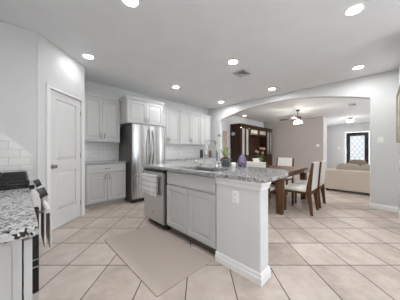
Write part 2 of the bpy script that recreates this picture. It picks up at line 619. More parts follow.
# far walls of the dining and living room, hall
struct(B().box(9.8, 9.92, 1.84, 4.66, 0, H).build('wall_dining', M['wall_dining'], bevel=0.012))
struct(B().box(9.8, 9.92, -3.5, -0.9, 0, H).build('wall_living', M['wall_dining']))
struct(B().box(9.92, 10.66, 1.84, 1.96, 0, H).build('wall_hall', M['wall'], bevel=0.012))
struct(B().box(10.54, 10.66, 1.96, 2.6, 0, H).build('wall_hall_return', M['wall']))
w = B()
w.box(10.54, 11.4, 2.6, 2.72, 0, H).box(13.2, 14.12, 2.6, 2.72, 0, H).box(11.4, 13.2, 2.6, 2.72, 0, 0.5).box(11.4, 13.2, 2.6, 2.72, 2.4, H)
struct(w.build('wall_foyer', M['wall']))
f = B()
f.box(11.4, 13.2, 2.63, 2.69, 0.5, 0.56).box(11.4, 13.2, 2.63, 2.69, 2.34, 2.4).box(11.4, 11.46, 2.63, 2.69, 0.56, 2.34).box(13.14, 13.2, 2.63, 2.69, 0.56, 2.34)
fr = struct(f.build('window_4', M['trim']))  # unseen opening with frame, put in to brighten the hall
B().box(11.46, 13.14, 2.658, 2.662, 0.56, 2.34).build('pane', M['glass'], fr)
struct(B().box(9.92, 14.0, -1.02, -0.9, 0, H).build('wall_hall_right', M['wall']))
DY0, DY1, DT = 0.40, 1.50, 2.27
w = B()
w.box(14.0, 14.12, -1.02, DY0, 0, H).box(14.0, 14.12, DY1, 2.72, 0, H).box(14.0, 14.12, DY0, DY1, DT, H)
struct(w.build('wall_entry', M['wall']))
# walls behind the camera and in the living room; unseen windows added for daylight
WZ0, WZ1 = 0.2, 2.5


def window_wall(name, x0, x1, opens):
    w = B()
    xs = [x0]
    for a, b in opens:
        w.box(xs[-1], a, -3.62, -3.5, 0, H)
        w.box(a, b, -3.62, -3.5, 0, WZ0)
        w.box(a, b, -3.62, -3.5, WZ1, H)
        xs.append(b)
    w.box(xs[-1], x1, -3.62, -3.5, 0, H)
    return struct(w.build(name, M['wall']))


window_wall('wall_front', -0.76, 3.6, [(2.0, 3.1)])
window_wall('wall_front_living', 5.10, 9.92, [(5.4, 7.35), (7.5, 9.5)])
for k, (a, b) in enumerate([(2.0, 3.1), (5.4, 7.35), (7.5, 9.5)]):
    f = B()
    f.box(a, b, -3.6, -3.54, WZ0, WZ0 + 0.06).box(a, b, -3.6, -3.54, WZ1 - 0.06, WZ1)
    f.box(a, a + 0.06, -3.6, -3.54, WZ0, WZ1).box(b - 0.06, b, -3.6, -3.54, WZ0, WZ1)
    f.box(a, b, -3.59, -3.55, 1.38, 1.43)
    fr = struct(f.build('window_%d' % (k + 1), M['trim']))
    B().box(a + 0.06, b - 0.06, -3.572, -3.568, WZ0 + 0.06, WZ1 - 0.06).build('pane', M['glass'], fr)
struct(B().box(14.14, 17.0, -3, 5, -0.14, -0.02).build('porch', M['porch']))


# baseboards
def baseboard(name, p, q, h=0.10, t=0.014, side=1):
    p, q = Vector((*p, 0)), Vector((*q, 0))
    d = (q - p).normalized()
    nrm = Vector((-d.y, d.x, 0)) * side
    b = B()
    prof = [(0, 0), (t, 0), (t, h * 0.68), (t * 0.7, h * 0.74), (t * 0.7, h * 0.88), (t * 0.3, h), (0, h)]
    b.ringstack([[tuple(e + nrm * a + Vector((0, 0, z))) for a, z in prof] for e in (p, q)], False)
    return struct(b.build(name, M['trim']))


def pw(x):
    return (0.17 + x / s2, 3.20 + x / s2)


baseboard('baseboard_pantry', pw(PX1 + 0.085), pw(PLEN - 0.004), side=-1)
baseboard('baseboard_pantry_return', (0.85, 3.90), (0.85, 4.05), side=-1)
baseboard('baseboard_right', (AX0, -0.25), (AX0, yr), side=1)
baseboard('baseboard_arch', (AX0, yr), (AX1, yr), side=1)
baseboard('baseboard_picture', (3.62, -0.25), (AX0, -0.25), side=1)
baseboard('baseboard_arch_left', (AX0, yl), (AX1, yl), side=-1)
baseboard('baseboard_dining', (9.8, 1.84), (9.8, 4.1), side=1)
baseboard('baseboard_hall', (9.92, 1.84), (10.66, 1.84), side=-1)

# island end wall with its base and crown trim
IX0, IX1, IY0, IY1 = 1.495, 1.655, 0.742, 1.250
struct(B().box(IX0, IX1, IY0, IY1, 0, 0.902).build('wall_island', M['wall'], bevel=0.012, seg=3))


def wrap(name, z0, prof):
    rings = []
    for ex, ey in ((IX0, IY1), (IX0, IY0), (IX1, IY0), (IX1, IY1)):
        sx = -1 if ex == IX0 else 1
        sy = -1 if ey == IY0 else 0
        rings.append([(ex + sx * a, ey + sy * a, z0 + z) for a, z in prof])
    return struct(B().ringstack(rings, False).build(name, M['trim']))


wrap('baseboard_island', 0, [(-0.002, 0), (0.016, 0), (0.016, 0.062), (0.011, 0.068), (0.011, 0.092), (0.004, 0.105), (-0.002, 0.105)])
wrap('trim_1', 0.832, [(-0.002, 0), (0.008, 0), (0.008, 0.03), (0.018, 0.048), (0.018, 0.072), (-0.002, 0.072)])

# backsplash tiles (fixed to the walls)
struct(B().box(0.85, 1.745, 4.648, 4.66, 0.94, 1.375).build('trim_2', M['subway']))
struct(B().box(2.64, 5.10, 4.648, 4.66, 0.94, 1.375).build('trim_3', M['subway']))
struct(B().prism([(-0.60, 0.942), (0.115, 0.942), (0.115, 1.125), (-0.168, 1.416), (-0.60, 1.416)], 3.19, 3.20, 'XZ').build('trim_4', M['subway']))

# ---------------------------------------------------------------- pantry door
cas = B()
for x0, x1, z0, z1 in ((PX0 - 0.065, PX0, 0, PTOP + 0.065), (PX1, PX1 + 0.065, 0, PTOP + 0.065), (PX0, PX1, PTOP, PTOP + 0.065)):
    cas.box(x0, x1, -0.016, 0.0, z0, z1, pm)
for x0, x1, z0, z1 in ((PX0 - 0.065, PX0 - 0.05, 0, PTOP + 0.065), (PX1 + 0.05, PX1 + 0.065, 0, PTOP + 0.065), (PX0 - 0.065, PX1 + 0.065, PTOP + 0.05, PTOP + 0.065)):
    cas.box(x0, x1, -0.024, -0.016, z0, z1, pm)
struct(cas.build('trim_5', M['trim'], bevel=0.003))
dr = bpy.data.objects.new('door_1', None)
scene.collection.objects.link(dr)
dr.matrix_world = pm @ Matrix.Translation((PX0 + 0.006, 0.012, 0))
struct(dr)
DW, DH0, DH1 = PX1 - PX0 - 0.012, 0.012, PTOP - 0.008
d = B()
st = 0.115
d.box(0, st, 0, 0.035, DH0, DH1).box(DW - st, DW, 0, 0.035, DH0, DH1)
for z0, z1 in ((DH0, 0.26), (0.86, 1.02), (1.955, DH1)):
    d.box(st, DW - st, 0, 0.035, z0, z1)
for z0, z1 in ((0.26, 0.86), (1.02, 1.955)):
    d.panel(st, DW - st, z0, z1, 0.03, [(0, 0.014), (0.022, 0.014), (0.05, 0.004), (0.06, 0.003)])
d.build('door_slab', M['door'], dr)
kx = 0.055
kb = B()
kb.ringstack([[(kx + r * math.cos(t * PI / 8), y, 0.95 + r * math.sin(t * PI / 8)) for t in range(16)]
              for r, y in ((0.032, 0), (0.032, -0.006), (0.014, -0.01), (0.011, -0.03), (0.02, -0.036), (0.028, -0.048), (0.026, -0.06), (0.012, -0.066))])
kb.build('door_knob', M['nickel'], dr)
for z in (0.25, 1.1, 1.85):
    B().tube([(DW + 0.002, -0.004, z - 0.04), (DW + 0.002, -0.004, z + 0.04)], 0.007, 8).build('hinge', M['nickel'], dr)

# ---------------------------------------------------------------- cabinets
DOORP = [(0.0, -0.021), (0.052, -0.021), (0.056, -0.007), (0.070, -0.007), (0.092, -0.014)]
DRAWP = [(0.0, -0.018), (0.006, -0.021)]


def pull(parent, x, z, vertical=True, ln=0.115):
    b = B()
    y0, y1 = -0.02, -0.047
    h = ln / 2
    if vertical:
        b.tube([(x, y1, z - h), (x, y1, z + h)], 0.0075, 8)
        for s in (-1, 1):
            b.tube([(x, y0, z + s * h * 0.72), (x, y1, z + s * h * 0.72)], 0.0045, 6)
    else:
        b.tube([(x - h, y1, z), (x + h, y1, z)], 0.0075, 8)
        for s in (-1, 1):
            b.tube([(x + s * h * 0.72, y0, z), (x + s * h * 0.72, y1, z)], 0.0045, 6)
    return b.build('handle', M['nickel'], parent)


def cabinet(name, label, loc, rz, W, dep, z0, z1, doors=(), drawers=(), toe=False, crown=False, lrail=False, group=None, handles=True):
    t = thing(name, label, 'cabinet', loc, rz, group)
    b = B()
    if name == 'sink_cabinet':
        zb = z0 + 0.10
        b.box(0, 0.018, 0, dep, zb, z1).box(W - 0.018, W, 0, dep, zb, z1).box(0.018, W - 0.018, 0, dep, zb, zb + 0.018)
        b.box(0.018, W - 0.018, dep - 0.012, dep, zb + 0.018, z1).box(0.018, W - 0.018, 0, 0.018, zb + 0.018, z1)
    else:
        b.box(0, W, 0, dep, z0 + (0.10 if toe else 0), z1)
    b.build('body', M['cab_box'], t, 0.002)
    if toe:
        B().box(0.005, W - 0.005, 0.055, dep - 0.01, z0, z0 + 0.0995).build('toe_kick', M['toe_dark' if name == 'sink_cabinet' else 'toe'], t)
    if crown:
        c = B()
        prof = [(0.0, 0.0), (-0.02, 0.0), (-0.024, 0.02), (-0.045, 0.05), (-0.05, 0.07), (0.0, 0.07)]
        zz = z1 - 0.005
        rings = []
        for ex, sx, ey, on in ((0, -1, dep, 0), (0, -1, 0, 1), (W, 1, 0, 1), (W, 1, dep, 0)):
            rings.append([(ex - sx * a * crown_side, ey + on * a, zz + z) for a, z in prof])
        c.ringstack(rings, False)
        c.build('crown_moulding', M['cab'], t)
    if lrail:
        B().box(0.0, W, -0.018, 0.004, z0 - 0.03, z0).build('light_rail', M['cab'], t, 0.003)
    for x0, x1, a, c, hx, hz in doors:
        dd = B().panel(x0, x1, a, c, 0.0, DOORP).build('door', M['cab'], t)
        if handles and hx is not None:
            pull(dd, hx, hz)
    for x0, x1, a, c, hh in drawers:
        dd = B().panel(x0, x1, a, c, 0.0, DRAWP).build('drawer', M['cab'], t)
        if hh:
            pull(dd, (x0 + x1) / 2, (a + c) / 2, False)
    return t


crown_side = 0.0
UZ0, UZ1, UY = 1.40, 2.335, 4.345


def upper(label, x0, x1, crown=True):
    W = x1 - x0 - 0.002
    m = W / 2
    g = 0.004
    return cabinet('wall_cabinet', label, (x0 + 0.001, UY, 0), 0, W, 0.312, UZ0, UZ1,
                   [(0.008, m - g, UZ0 + 0.008, UZ1 - 0.02, m - 0.035, UZ0 + 0.10), (m + g, W - 0.008, UZ0 + 0.008, UZ1 - 0.02, m + 0.035, UZ0 + 0.10)],
                   crown=crown, lrail=True)


upper('pale grey two-door wall cabinet left of the refrigerator', 0.90, 1.668)
upper('pale grey two-door wall cabinet just right of the refrigerator', 2.62, 3.446)
upper('pale grey two-door wall cabinet in the middle of the row right of the refrigerator', 3.456, 4.327)
upper('pale grey two-door wall cabinet in the far corner beside the arch wall', 4.335, 4.86)
struct(B().box(0.851, 0.90, 4.345, 4.36, UZ0, UZ1).build('trim_6', M['cab']))
crown_side = 1.0
FW = 0.93
cabinet('fridge_cabinet', 'deep two-door cabinet above the stainless refrigerator', (1.672, 3.97, 0), 0, FW, 0.684, 1.80, 2.335,
        [(0.012, FW / 2 - 0.003, 1.812, 2.315, FW / 2 - 0.04, 1.90), (FW / 2 + 0.003, FW - 0.012, 1.812, 2.315, FW / 2 + 0.04, 1.90)], crown=True)
crown_side = 0.0


def base(label, x0, x1, y=4.10, nm='base_cabinet', dep=0.555):
    W = x1 - x0 - 0.002
    m = W / 2
    return cabinet(nm, label, (x0 + 0.001, y, 0), 0, W, dep, 0, 0.902,
                   [(0.02, m - 0.006, 0.125, 0.70, m - 0.04, 0.63), (m + 0.006, W - 0.02, 0.125, 0.70, m + 0.04, 0.63)],
                   [(0.02, W - 0.02, 0.725, 0.885, True)], toe=True)


base('grey base cabinet with one drawer and two doors between pantry and refrigerator', 0.905, 1.71)
base('grey base cabinet right of the refrigerator, nearest to it', 2.67, 3.47)
base('grey base cabinet in the middle of the run behind the island', 3.47, 4.27)
base('grey base cabinet in the far corner by the arch wall', 4.27, 5.09)


def slab(name, outer, hole, z0, z1, label, bevel=0.008):
    bm = bmesh.new()
    edges = []
    for loop in ([outer, hole] if hole else [outer]):
        vs = [bm.verts.new((x, y, z0)) for x, y in loop]
        edges += [bm.edges.new((vs[i], vs[(i + 1) % len(vs)])) for i in range(len(vs))]
    r = bmesh.ops.triangle_fill(bm, use_beauty=True, use_dissolve=False, edges=edges)
    fs = [f for f in bm.faces]
    ex = bmesh.ops.extrude_face_region(bm, geom=fs)
    for v in [g for g in ex['geom'] if isinstance(g, bmesh.types.BMVert)]:
        v.co.z = z1
    b = B()
    b.bm.free()
    b.bm = bm
    o = b.build(name, M['granite'], None, bevel, 3)
    return tag(o, label, 'countertop')


CZ0, CZ1 = 0.905, 0.940
slab('countertop', [(0.87, 4.065), (1.735, 4.065), (1.735, 4.646), (0.87, 4.646)], None, CZ0, CZ1,
     'short speckled granite countertop between pantry and refrigerator')
slab('countertop', [(2.66, 4.065), (5.085, 4.065), (5.085, 4.646), (2.66, 4.646)], None, CZ0, CZ1,
     'long granite countertop along the tiled wall behind the island')
slab('countertop', [(-0.60, 0.80), (0.045, 0.80), (0.045, 1.652), (-0.60, 1.652)], None, CZ0, CZ1,
     'granite countertop in the left foreground before the range')
slab('countertop', [(-0.60, 2.428), (0.045, 2.428), (0.045, 3.185), (-0.60, 3.185)], None, CZ0, CZ1,
     'granite countertop beyond the range against the side wall')


def fillet(pts_r, n=12):
    out = []
    m = len(pts_r)
    for i in range(m):
        (x, y, r) = pts_r[i]
        if r <= 0:
            out.append((x, y))
            continue
        p = Vector((x, y))
        a = (Vector(pts_r[i - 1][:2]) - p).normalized()
        b = (Vector(pts_r[(i + 1) % m][:2]) - p).normalized()
        c = p + (a + b) * r
        p0, p1 = p + a * r, p + b * r
        t0 = math.atan2(p0.y - c.y, p0.x - c.x)
        t1 = math.atan2(p1.y - c.y, p1.x - c.x)
        dt = (t1 - t0 + PI) % (2 * PI) - PI
        for k in range(n + 1):
            t = t0 + dt * k / n
            out.append((c.x + r * math.cos(t), c.y + r * math.sin(t)))
    return out


SX0, SX1, SY0, SY1 = 1.575, 1.905, 1.36, 1.99
slab('countertop', fillet([(1.458, 0.695, 0.05), (2.45, 0.695, 0.49), (2.45, 2.86, 0.03), (1.458, 2.86, 0.02)]),
     fillet([(SX0, SY0, 0.04), (SX1, SY0, 0.04), (SX1, SY1, 0.04), (SX0, SY1, 0.04)], 6), CZ0, CZ1,
     'large speckled granite island countertop with rounded end and sink cut-out')

# sink
t = thing('sink', 'stainless double-bowl sink set into the granite island', 'sink', (0, 0, 0.70))
for ya, yb in ((SY0 - 0.006, 1.665), (1.685, SY1 + 0.006)):
    o_ = fillet([(SX0 - 0.006, ya, 0.03), (SX1 + 0.006, ya, 0.03), (SX1 + 0.006, yb, 0.03), (SX0 - 0.006, yb, 0.03)], 5)
    cx, cy = (SX0 + SX1) / 2, (ya + yb) / 2

    def sc(k, z):
        return [(cx + (x - cx) * k, cy + (y - cy) * k, z - 0.70) for x, y in o_]
    B().ringstack([sc(1.0, 0.72), sc(1.0, 0.9045), sc(0.985, 0.9045), sc(0.95, 0.73)], False).build('bowl', M['sink_steel'], t)
# faucet
FX, FY = 1.985, 1.645
t = thing('faucet', 'tall gooseneck kitchen faucet behind the island sink', 'faucet', (FX, FY, CZ1))
B().lathe([(0.03, 0), (0.03, 0.006), (0.022, 0.012), (0.02, 0.09), (0.016, 0.10)], n=20).build('base', M['chrome'], t)
neck = [(0, 0, 0.09), (0, 0, 0.28)]
for k in range(0, 15):
    a = PI * k / 14
    neck.append((-0.105 + 0.105 * math.cos(a), 0.02 * k / 14, 0.29 + 0.105 * math.sin(a)))
neck.append((-0.21, 0.02, 0.275))
B().tube(neck, 0.014, 12).build('neck', M['chrome'], t)
B().lathe([(0.015, 0), (0.019, -0.03), (0.021, -0.10), (0.017, -0.115)], (-0.21, 0.02, 0.28), 16).build('spray_head', M['chrome'], t)
B().tube([(0.0, -0.018, 0.055), (0.0, -0.05, 0.06), (0.0, -0.10, 0.085)], [0.011, 0.008, 0.006], 8).build('lever', M['chrome'], t)
t = thing('soap_dispenser', 'small pump soap dispenser on the island beside the sink', 'dispenser', (1.98, 1.99, CZ1))
B().lathe([(0.022, 0), (0.022, 0.008), (0.012, 0.014), (0.011, 0.06), (0.006, 0.07), (0.006, 0.085)], n=16).build('stem', M['chrome'], t)
B().tube([(0.008, 0, 0.083), (-0.05, 0, 0.086), (-0.075, 0, 0.078)], [0.009, 0.007, 0.005], 8).build('spout', M['chrome'], t)

# island sink base cabinet and dishwasher
t = cabinet('sink_cabinet', 'grey island cabinet below the sink with false drawer and two doors', (1.515, 2.186, 0), -PI / 2, 0.93, 0.58, 0, 0.902,
            [(0.015, 0.46, 0.125, 0.69, None, 0), (0.47, 0.915, 0.125, 0.69, None, 0)], [(0.015, 0.915, 0.715, 0.885, False)], toe=True)
t = thing('dishwasher', 'stainless dishwasher in the island with a towel over its handle', 'dishwasher', (1.50, 2.80, 0), -PI / 2)
W = 0.606
B().box(0.004, W - 0.004, 0.0, 0.56, 0.085, 0.895).build('tub', M['black'], t)
B().box(0.02, W - 0.02, 0.05, 0.5, 0.0, 0.084).build('toe_kick', M['black'], t)
b = B()
b.panel(0.006, W - 0.022, 0.095, 0.85, 0.0, [(0, -0.028), (0.008, -0.034)])
dd = b.build('door', M['steel_x'], t)
B().box(0.006, W - 0.022, -0.03, -0.001, 0.853, 0.893).build('control_panel', M['black_gloss'], t, 0.004)
b = B()
b.tube([(0.05, -0.075, 0.80), (W - 0.07, -0.075, 0.80)], 0.011, 12)
for x in (0.075, W - 0.095):
    b.tube([(x, -0.03, 0.80), (x, -0.075, 0.80)], 0.008, 8)
b.build('handle', M['steel_x'], dd)
B().box(0.27, 0.33, -0.0355, -0.0335, 0.225, 0.24).build('badge', M['nickel'], dd)


def towel(name, label, p0, p1, zbar, drop, drop2, thick, nrm, material, wob=0.006):
    """cloth folded over a bar from p0 to p1 (xy); nrm = outward xy"""
    b = B()
    P0, P1, Nn = Vector((*p0, 0)), Vector((*p1, 0)), Vector((*nrm, 0))
    n = 24
    prof = []
    r = 0.013
    for z in [drop - k * drop / 8 for k in range(9)]:
        prof.append((r, -z))
    for k in range(1, 8):
        a = PI * k / 8
        prof.append((r * math.cos(a), r * math.sin(a)))
    for z in [k * drop2 / 8 for k in range(9)]:
        prof.append((-r, -z))
    rings_out, rings_in = [], []
    for i in range(n + 1):
        p = P0.lerp(P1, i / n)
        ro = []
        for j, (a, z) in enumerate(prof):
            f = min(1, max(0, -z) / 0.2)
            wv = wob * f * math.sin(i * 0.9 + 0.4 * math.sin(j)) if a > 0 else 0
            sq = 1.0 if a > 0.0 or z > 0 else 0.9
            ro.append((p + Nn * (a * sq + wv), z))
        rings_out.append(ro)
    vo = [[b.v((q.x, q.y, zbar + z)) for q, z in ro] for ro in rings_out]
    for i in range(n):
        for j in range(len(prof) - 1):
            b.face([vo[i][j], vo[i + 1][j], vo[i + 1][j + 1], vo[i][j + 1]], True)
    o = b.build(name, material)
    s = o.modifiers.new('thickness', 'SOLIDIFY')
    s.thickness = thick
    s.offset = 1
    return tag(o, label, 'towel')


towel('dish_towel', 'white striped dish towel hanging on the dishwasher handle', (1.425, 2.745), (1.425, 2.33), 0.80, 0.31, 0.24, 0.004, (-1, 0), M['towel'])

# outlet on the island end wall
def plate(name, label, cat, loc, rz, wide=0.074, high=0.118, kind='outlet'):
    t = thing(name, label, cat, loc, rz)
    B().panel(-wide / 2, wide / 2, -high / 2, high / 2, 0.0, [(0, -0.003), (0.004, -0.006)]).build('cover_plate', M['plate'], t)
    if kind == 'outlet':
        for s in (-1, 1):
            o = B().panel(-0.017, 0.017, s * 0.026 - 0.015, s * 0.026 + 0.015, -0.005, [(0, -0.008), (0.002, -0.009)]).build('receptacle', M['plate'], t)
            b = B()
            for x in (-0.007, 0.007):
                b.box(x - 0.0012, x + 0.0012, -0.0095, -0.0088, s * 0.026 - 0.004, s * 0.026 + 0.006)
            b.build('slot', M['black'], o)
    else:
        n = 2
        for k in range(n):
            x = (k - (n - 1) / 2) * 0.042
            B().panel(x - 0.014, x + 0.014, -0.033, 0.033, -0.005, [(0, -0.007), (0.002, -0.010)]).build('rocker', M['plate'], t)
    return t


plate('outlet', 'white outlet plate on the end wall of the island', 'outlet', (IX0 - 0.0005, 1.0, 0.73), -PI / 2)
plate('light_switch', 'white double light switch right of the arch below the picture level', 'light switch', (AX0 - 0.0005, -0.008, 1.39), -PI / 2, 0.09, 0.115, 'switch')
plate('outlet', 'white outlet on the tiled backsplash behind the island', 'outlet', (3.75, 4.6475, 1.12), 0)
plate('light_switch', 'small light switch on the far dining wall near its corner', 'light switch', (9.7995, 2.05, 1.40), -PI / 2, 0.118, 0.118, 'switch')
plate('light_switch', 'small light switch beside the black front door', 'light switch', (13.9995, 1.80, 1.30), -PI / 2, 0.118, 0.118, 'switch')

# ---------------------------------------------------------------- refrigerator
t = thing('refrigerator', 'tall stainless french-door refrigerator below the deep cabinet', 'refrigerator', (1.752, 3.915, 0))
W = 0.872
B().box(0, W, 0, 0.70, 0.03, 1.765).build('body', M['fridge_side'], t, 0.006)
B().box(0.02, W - 0.02, 0.02, 0.66, 0.0, 0.03).box(0.01, W - 0.01, -0.03, 0.0, 0.02, 0.085).build('base_grille', M['black'], t)


def fridge_door(name, x0, x1, z0, z1, n=10):
    b = B()
    # slightly bowed front
    prof = []
    for k in range(n + 1):
        u = k / n
        prof.append((x0 + (x1 - x0) * u, -0.050 - 0.030 * math.sin(PI * u) ** 0.8 if 0 < u < 1 else -0.05))
    pts = [(x0, -0.004)] + prof + [(x1, -0.004)]
    b.prism(pts, z0, z1, 'XY', False)
    return b.build(name, M['steel'], t, 0.004)


d1 = fridge_door('door', 0.002, W / 2 - 0.003, 0.69, 1.772)
d2 = fridge_door('door', W / 2 + 0.003, W - 0.002, 0.69, 1.772)
d3 = fridge_door('freezer_drawer', 0.002, W - 0.002, 0.095, 0.68)
for dpar, x in ((d1, W / 2 - 0.045), (d2, W / 2 + 0.045)):
    pts = [(x, -0.06, 0.80)] + [(x, -0.085 - 0.055 * math.sin(PI * k / 12), 0.81 + 0.83 * k / 12) for k in range(13)] + [(x, -0.06, 1.65)]
    B().tube(pts, 0.014, 10).build('handle', M['dark_steel'], dpar)
pts = [(0.10, -0.06, 0.60)] + [(0.11 + (W - 0.22) * k / 12, -0.085 - 0.03 * math.sin(PI * k / 12), 0.60) for k in range(13)] + [(W - 0.10, -0.06, 0.60)]
B().tube(pts, 0.012, 10).build('handle', M['chrome'], d3)
for x in (0.06, W - 0.06):
    B().box(x - 0.04, x + 0.04, -0.03, 0.06, 1.7655, 1.785).build('hinge_cover', M['fridge_side'], t, 0.004)

# ---------------------------------------------------------------- range and foreground cabinet
t = thing('base_cabinet', 'grey base cabinet under the granite in the left foreground', 'cabinet', (-0.008, 0.832, 0), PI / 2)
CWD = 0.815
B().box(0.0, CWD, 0.010, 0.58, 0.1, 0.902).build('body', M['cab_box'], t, 0.002)
B().box(-0.002, CWD, -0.0125, 0.0095, 0.1, 0.902).build('face_frame', M['cab_box'], t, 0.001)
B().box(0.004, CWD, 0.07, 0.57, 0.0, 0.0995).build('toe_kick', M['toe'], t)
dd = B().panel(0.014, CWD / 2 - 0.003, 0.125, 0.885, -0.017, [(0, -0.038), (0.052, -0.038), (0.056, -0.029), (0.072, -0.029), (0.092, -0.034)]).build('door', M['cab'], t)
dd = B().panel(CWD / 2 + 0.003, CWD - 0.014, 0.125, 0.885, -0.017, [(0, -0.038), (0.052, -0.038), (0.056, -0.029), (0.072, -0.029), (0.092, -0.034)]).build('door', M['cab'], t)

t = thing('range', 'black and stainless gas range beyond the foreground counter', 'range', (0.05, 1.662, 0), PI / 2)
W = 0.756
B().box(0.002, W - 0.002, 0.0, 0.62, 0.06, 0.925).build('body', M['black'], t, 0.003)
for x in (0.05, W - 0.05):
    for y in (0.05, 0.56):
        B().lathe([(0.02, 0), (0.02, 0.0595)], (x, y, 0), 12).build('foot', M['black'], t)
B().box(0.0, W, -0.02, 0.64, 0.9255, 0.952).build('cooktop', M['black_gloss'], t, 0.004)
b = B()
b.prism([(-0.0005, 0.80), (-0.045, 0.80), (-0.045, 0.885), (-0.018, 0.925), (-0.0005, 0.925)], 0.002, W - 0.002, 'YZ')
cp = b.build('control_panel', M['steel_x'], t, 0.003)
for x in (0.065, 0.15, 0.60, 0.685):
    k = B()
    ax = Vector((0, -0.93, 0.36)).normalized()
    c0 = Vector((x, -0.044, 0.866))
    k.tube([c0, c0 + ax * 0.012, c0 + ax * 0.014, c0 + ax * 0.048], [0.031, 0.031, 0.029, 0.027], 16)
    k.build('knob', M['black'], t)
od = B().box(0.004, W - 0.004, -0.043, -0.001, 0.215, 0.79).build('oven_door', M['black_gloss'], t, 0.004)
b = B()
b.tube([(0.03, -0.092, 0.745), (W - 0.03, -0.092, 0.745)], 0.012, 12)
for x in (0.06, W - 0.06):
    b.tube([(x, -0.043, 0.745), (x, -0.092, 0.745)], 0.009, 8)
b.build('handle', M['steel_x'], od)
B().box(0.0025, W - 0.0025, -0.044, -0.0005, 0.435, 0.445).box(0.0025, W - 0.0025, -0.044, -0.0005, 0.385, 0.395).build('trim_band', M['nickel'], od)
B().box(0.004, W - 0.004, -0.042, -0.001, 0.065, 0.208).build('storage_drawer', M['steel_x'], t, 0.004)
for gx in (0.02, 0.268, 0.516):
    g = B()
    gw = 0.22
    y0, y1, zt = 0.012, 0.58, 0.987
    for x in (gx, gx + gw):
        g.box(x - 0.006, x + 0.006, y0, y1, zt - 0.012, zt)
    for y in (y0, y1, (y0 + y1) / 2):
        g.box(gx - 0.006, gx + gw + 0.006, y - 0.006, y + 0.006, zt - 0.0121, zt + 0.0001)
    for x in (gx + gw / 2,):
        g.box(x - 0.005, x + 0.005, y0, y1, zt - 0.0122, zt + 0.0002)
    for y in (0.16, 0.44):
        g.box(gx, gx + gw, y - 0.005, y + 0.005, zt - 0.0119, zt - 0.0001)
    for x in (gx, gx + gw):
        for y in (y0, y1):
            g.box(x - 0.007, x + 0.007, y - 0.007, y + 0.007, 0.9525, zt - 0.002)
    g.build('grate', M['iron'], t, 0.002)
for x, y in ((0.13, 0.16), (0.13, 0.44), (0.378, 0.3), (0.626, 0.16), (0.626, 0.44)):
    B().lathe([(0.05, 0), (0.05, 0.008), (0.036, 0.01), (0.036, 0.017), (0.03, 0.02)], (x, y, 0.9525), 20).build('burner', M['iron'], t)
b = B()
b.box(0.25, W, -0.019, 0.004, 0.9525, 0.984)
b.build('edge_trim', M['steel_x'], t)
B().box(0.0, W, 0.585, 0.625, 0.9525, 1.0).build('rear_vent', M['steel_x'], t, 0.004)
towel('kitchen_towel', 'plain pale towel hanging on the oven handle', (0.142, 1.705), (0.142, 1.98), 0.745, 0.27, 0.25, 0.008, (1, 0), M['towel_plain'], 0.002)

# ---------------------------------------------------------------- rug
b = B()
pts = fillet([(0.78, 1.27, 0.015), (1.47, 1.27, 0.015), (1.47, 2.56, 0.015), (0.78, 2.56, 0.015)], 4)
b.prism([(x - 1.12, y - 1.9) for x, y in pts], 0.0005, 0.010)
o = b.build('rug', M['rug'], None, 0.003, loc=(1.12, 1.9, 0))
tag(o, 'flat beige woven rug on the tiles in front of the island', 'rug')

# ---------------------------------------------------------------- things on the island and counters
# orchid in a pot
t = thing('potted_orchid', 'potted orchid with a tall stake in a grey pot on the island', 'plant', (2.26, 1.70, CZ1))
B().lathe([(0.055, 0), (0.06, 0.004), (0.078, 0.075), (0.092, 0.105), (0.09, 0.112), (0.078, 0.108), (0.068, 0.08), (0.05, 0.07)], n=8).build('pot', M['pot'], t)
B().lathe([(0.0735, 0.085), (0.0735, 0.100), (0.055, 0.128), (0.02, 0.142)], n=14).build('soil', M['soil'], t)


def leaf(b, base, az, length, width, lift, droop):
    n = 10
    L_, R_ = [], []
    for i in range(n + 1):
        u = i / n
        x = length * u * math.cos(lift) * (1 - 0.15 * droop * u)
        z = length * (math.sin(lift) * u - droop * u * u)
        w_ = width * (math.sin(PI * min(1, u * 0.93 + 0.07)) ** 0.7) * 0.5
        p = Vector((x * math.cos(az), x * math.sin(az), z)) + Vector(base)
        q = Vector((-math.sin(az), math.cos(az), 0)) * w_
        up = Vector((0, 0, w_ * 0.35))
        L_.append((p + q + up, p, p - q + up))
    vs = [[b.v(tuple(c)) for c in row] for row in L_]
    for a, c in zip(vs, vs[1:]):
        for k in range(2):
            b.face([a[k], a[k + 1], c[k + 1], c[k]], True)


def thick(o, t_=0.002):
    s = o.modifiers.new('thickness', 'SOLIDIFY')
    s.thickness = t_
    return o


for az, ln, wd, lift, dr_, mt in ((2.4, 0.20, 0.075, 1.1, 0.12, 'leaf'), (-0.8, 0.17, 0.07, 0.95, 0.2, 'leaf'), (0.8, 0.20, 0.06, 1.15, 0.1, 'leaf_yellow'),
                                 (3.6, 0.24, 0.05, 1.2, 0.1, 'leaf_yellow'), (-2.0, 0.22, 0.045, 1.25, 0.1, 'leaf')):
    b = B()
    leaf(b, (0, 0, 0.11), az, ln, wd, lift, dr_)
    thick(b.build('leaf', M[mt], t))
B().tube([(0.0, 0, 0.10), (0.005, -0.006, 0.25), (0.0, -0.01, 0.40), (-0.03, 0.01, 0.47)], 0.004, 6).build('flower_stem', M['stem'], t)
B().tube([(-0.012, 0.012, 0.10), (0.0, 0.0, 0.46)], 0.0035, 6).build('stake', M['bark'], t)


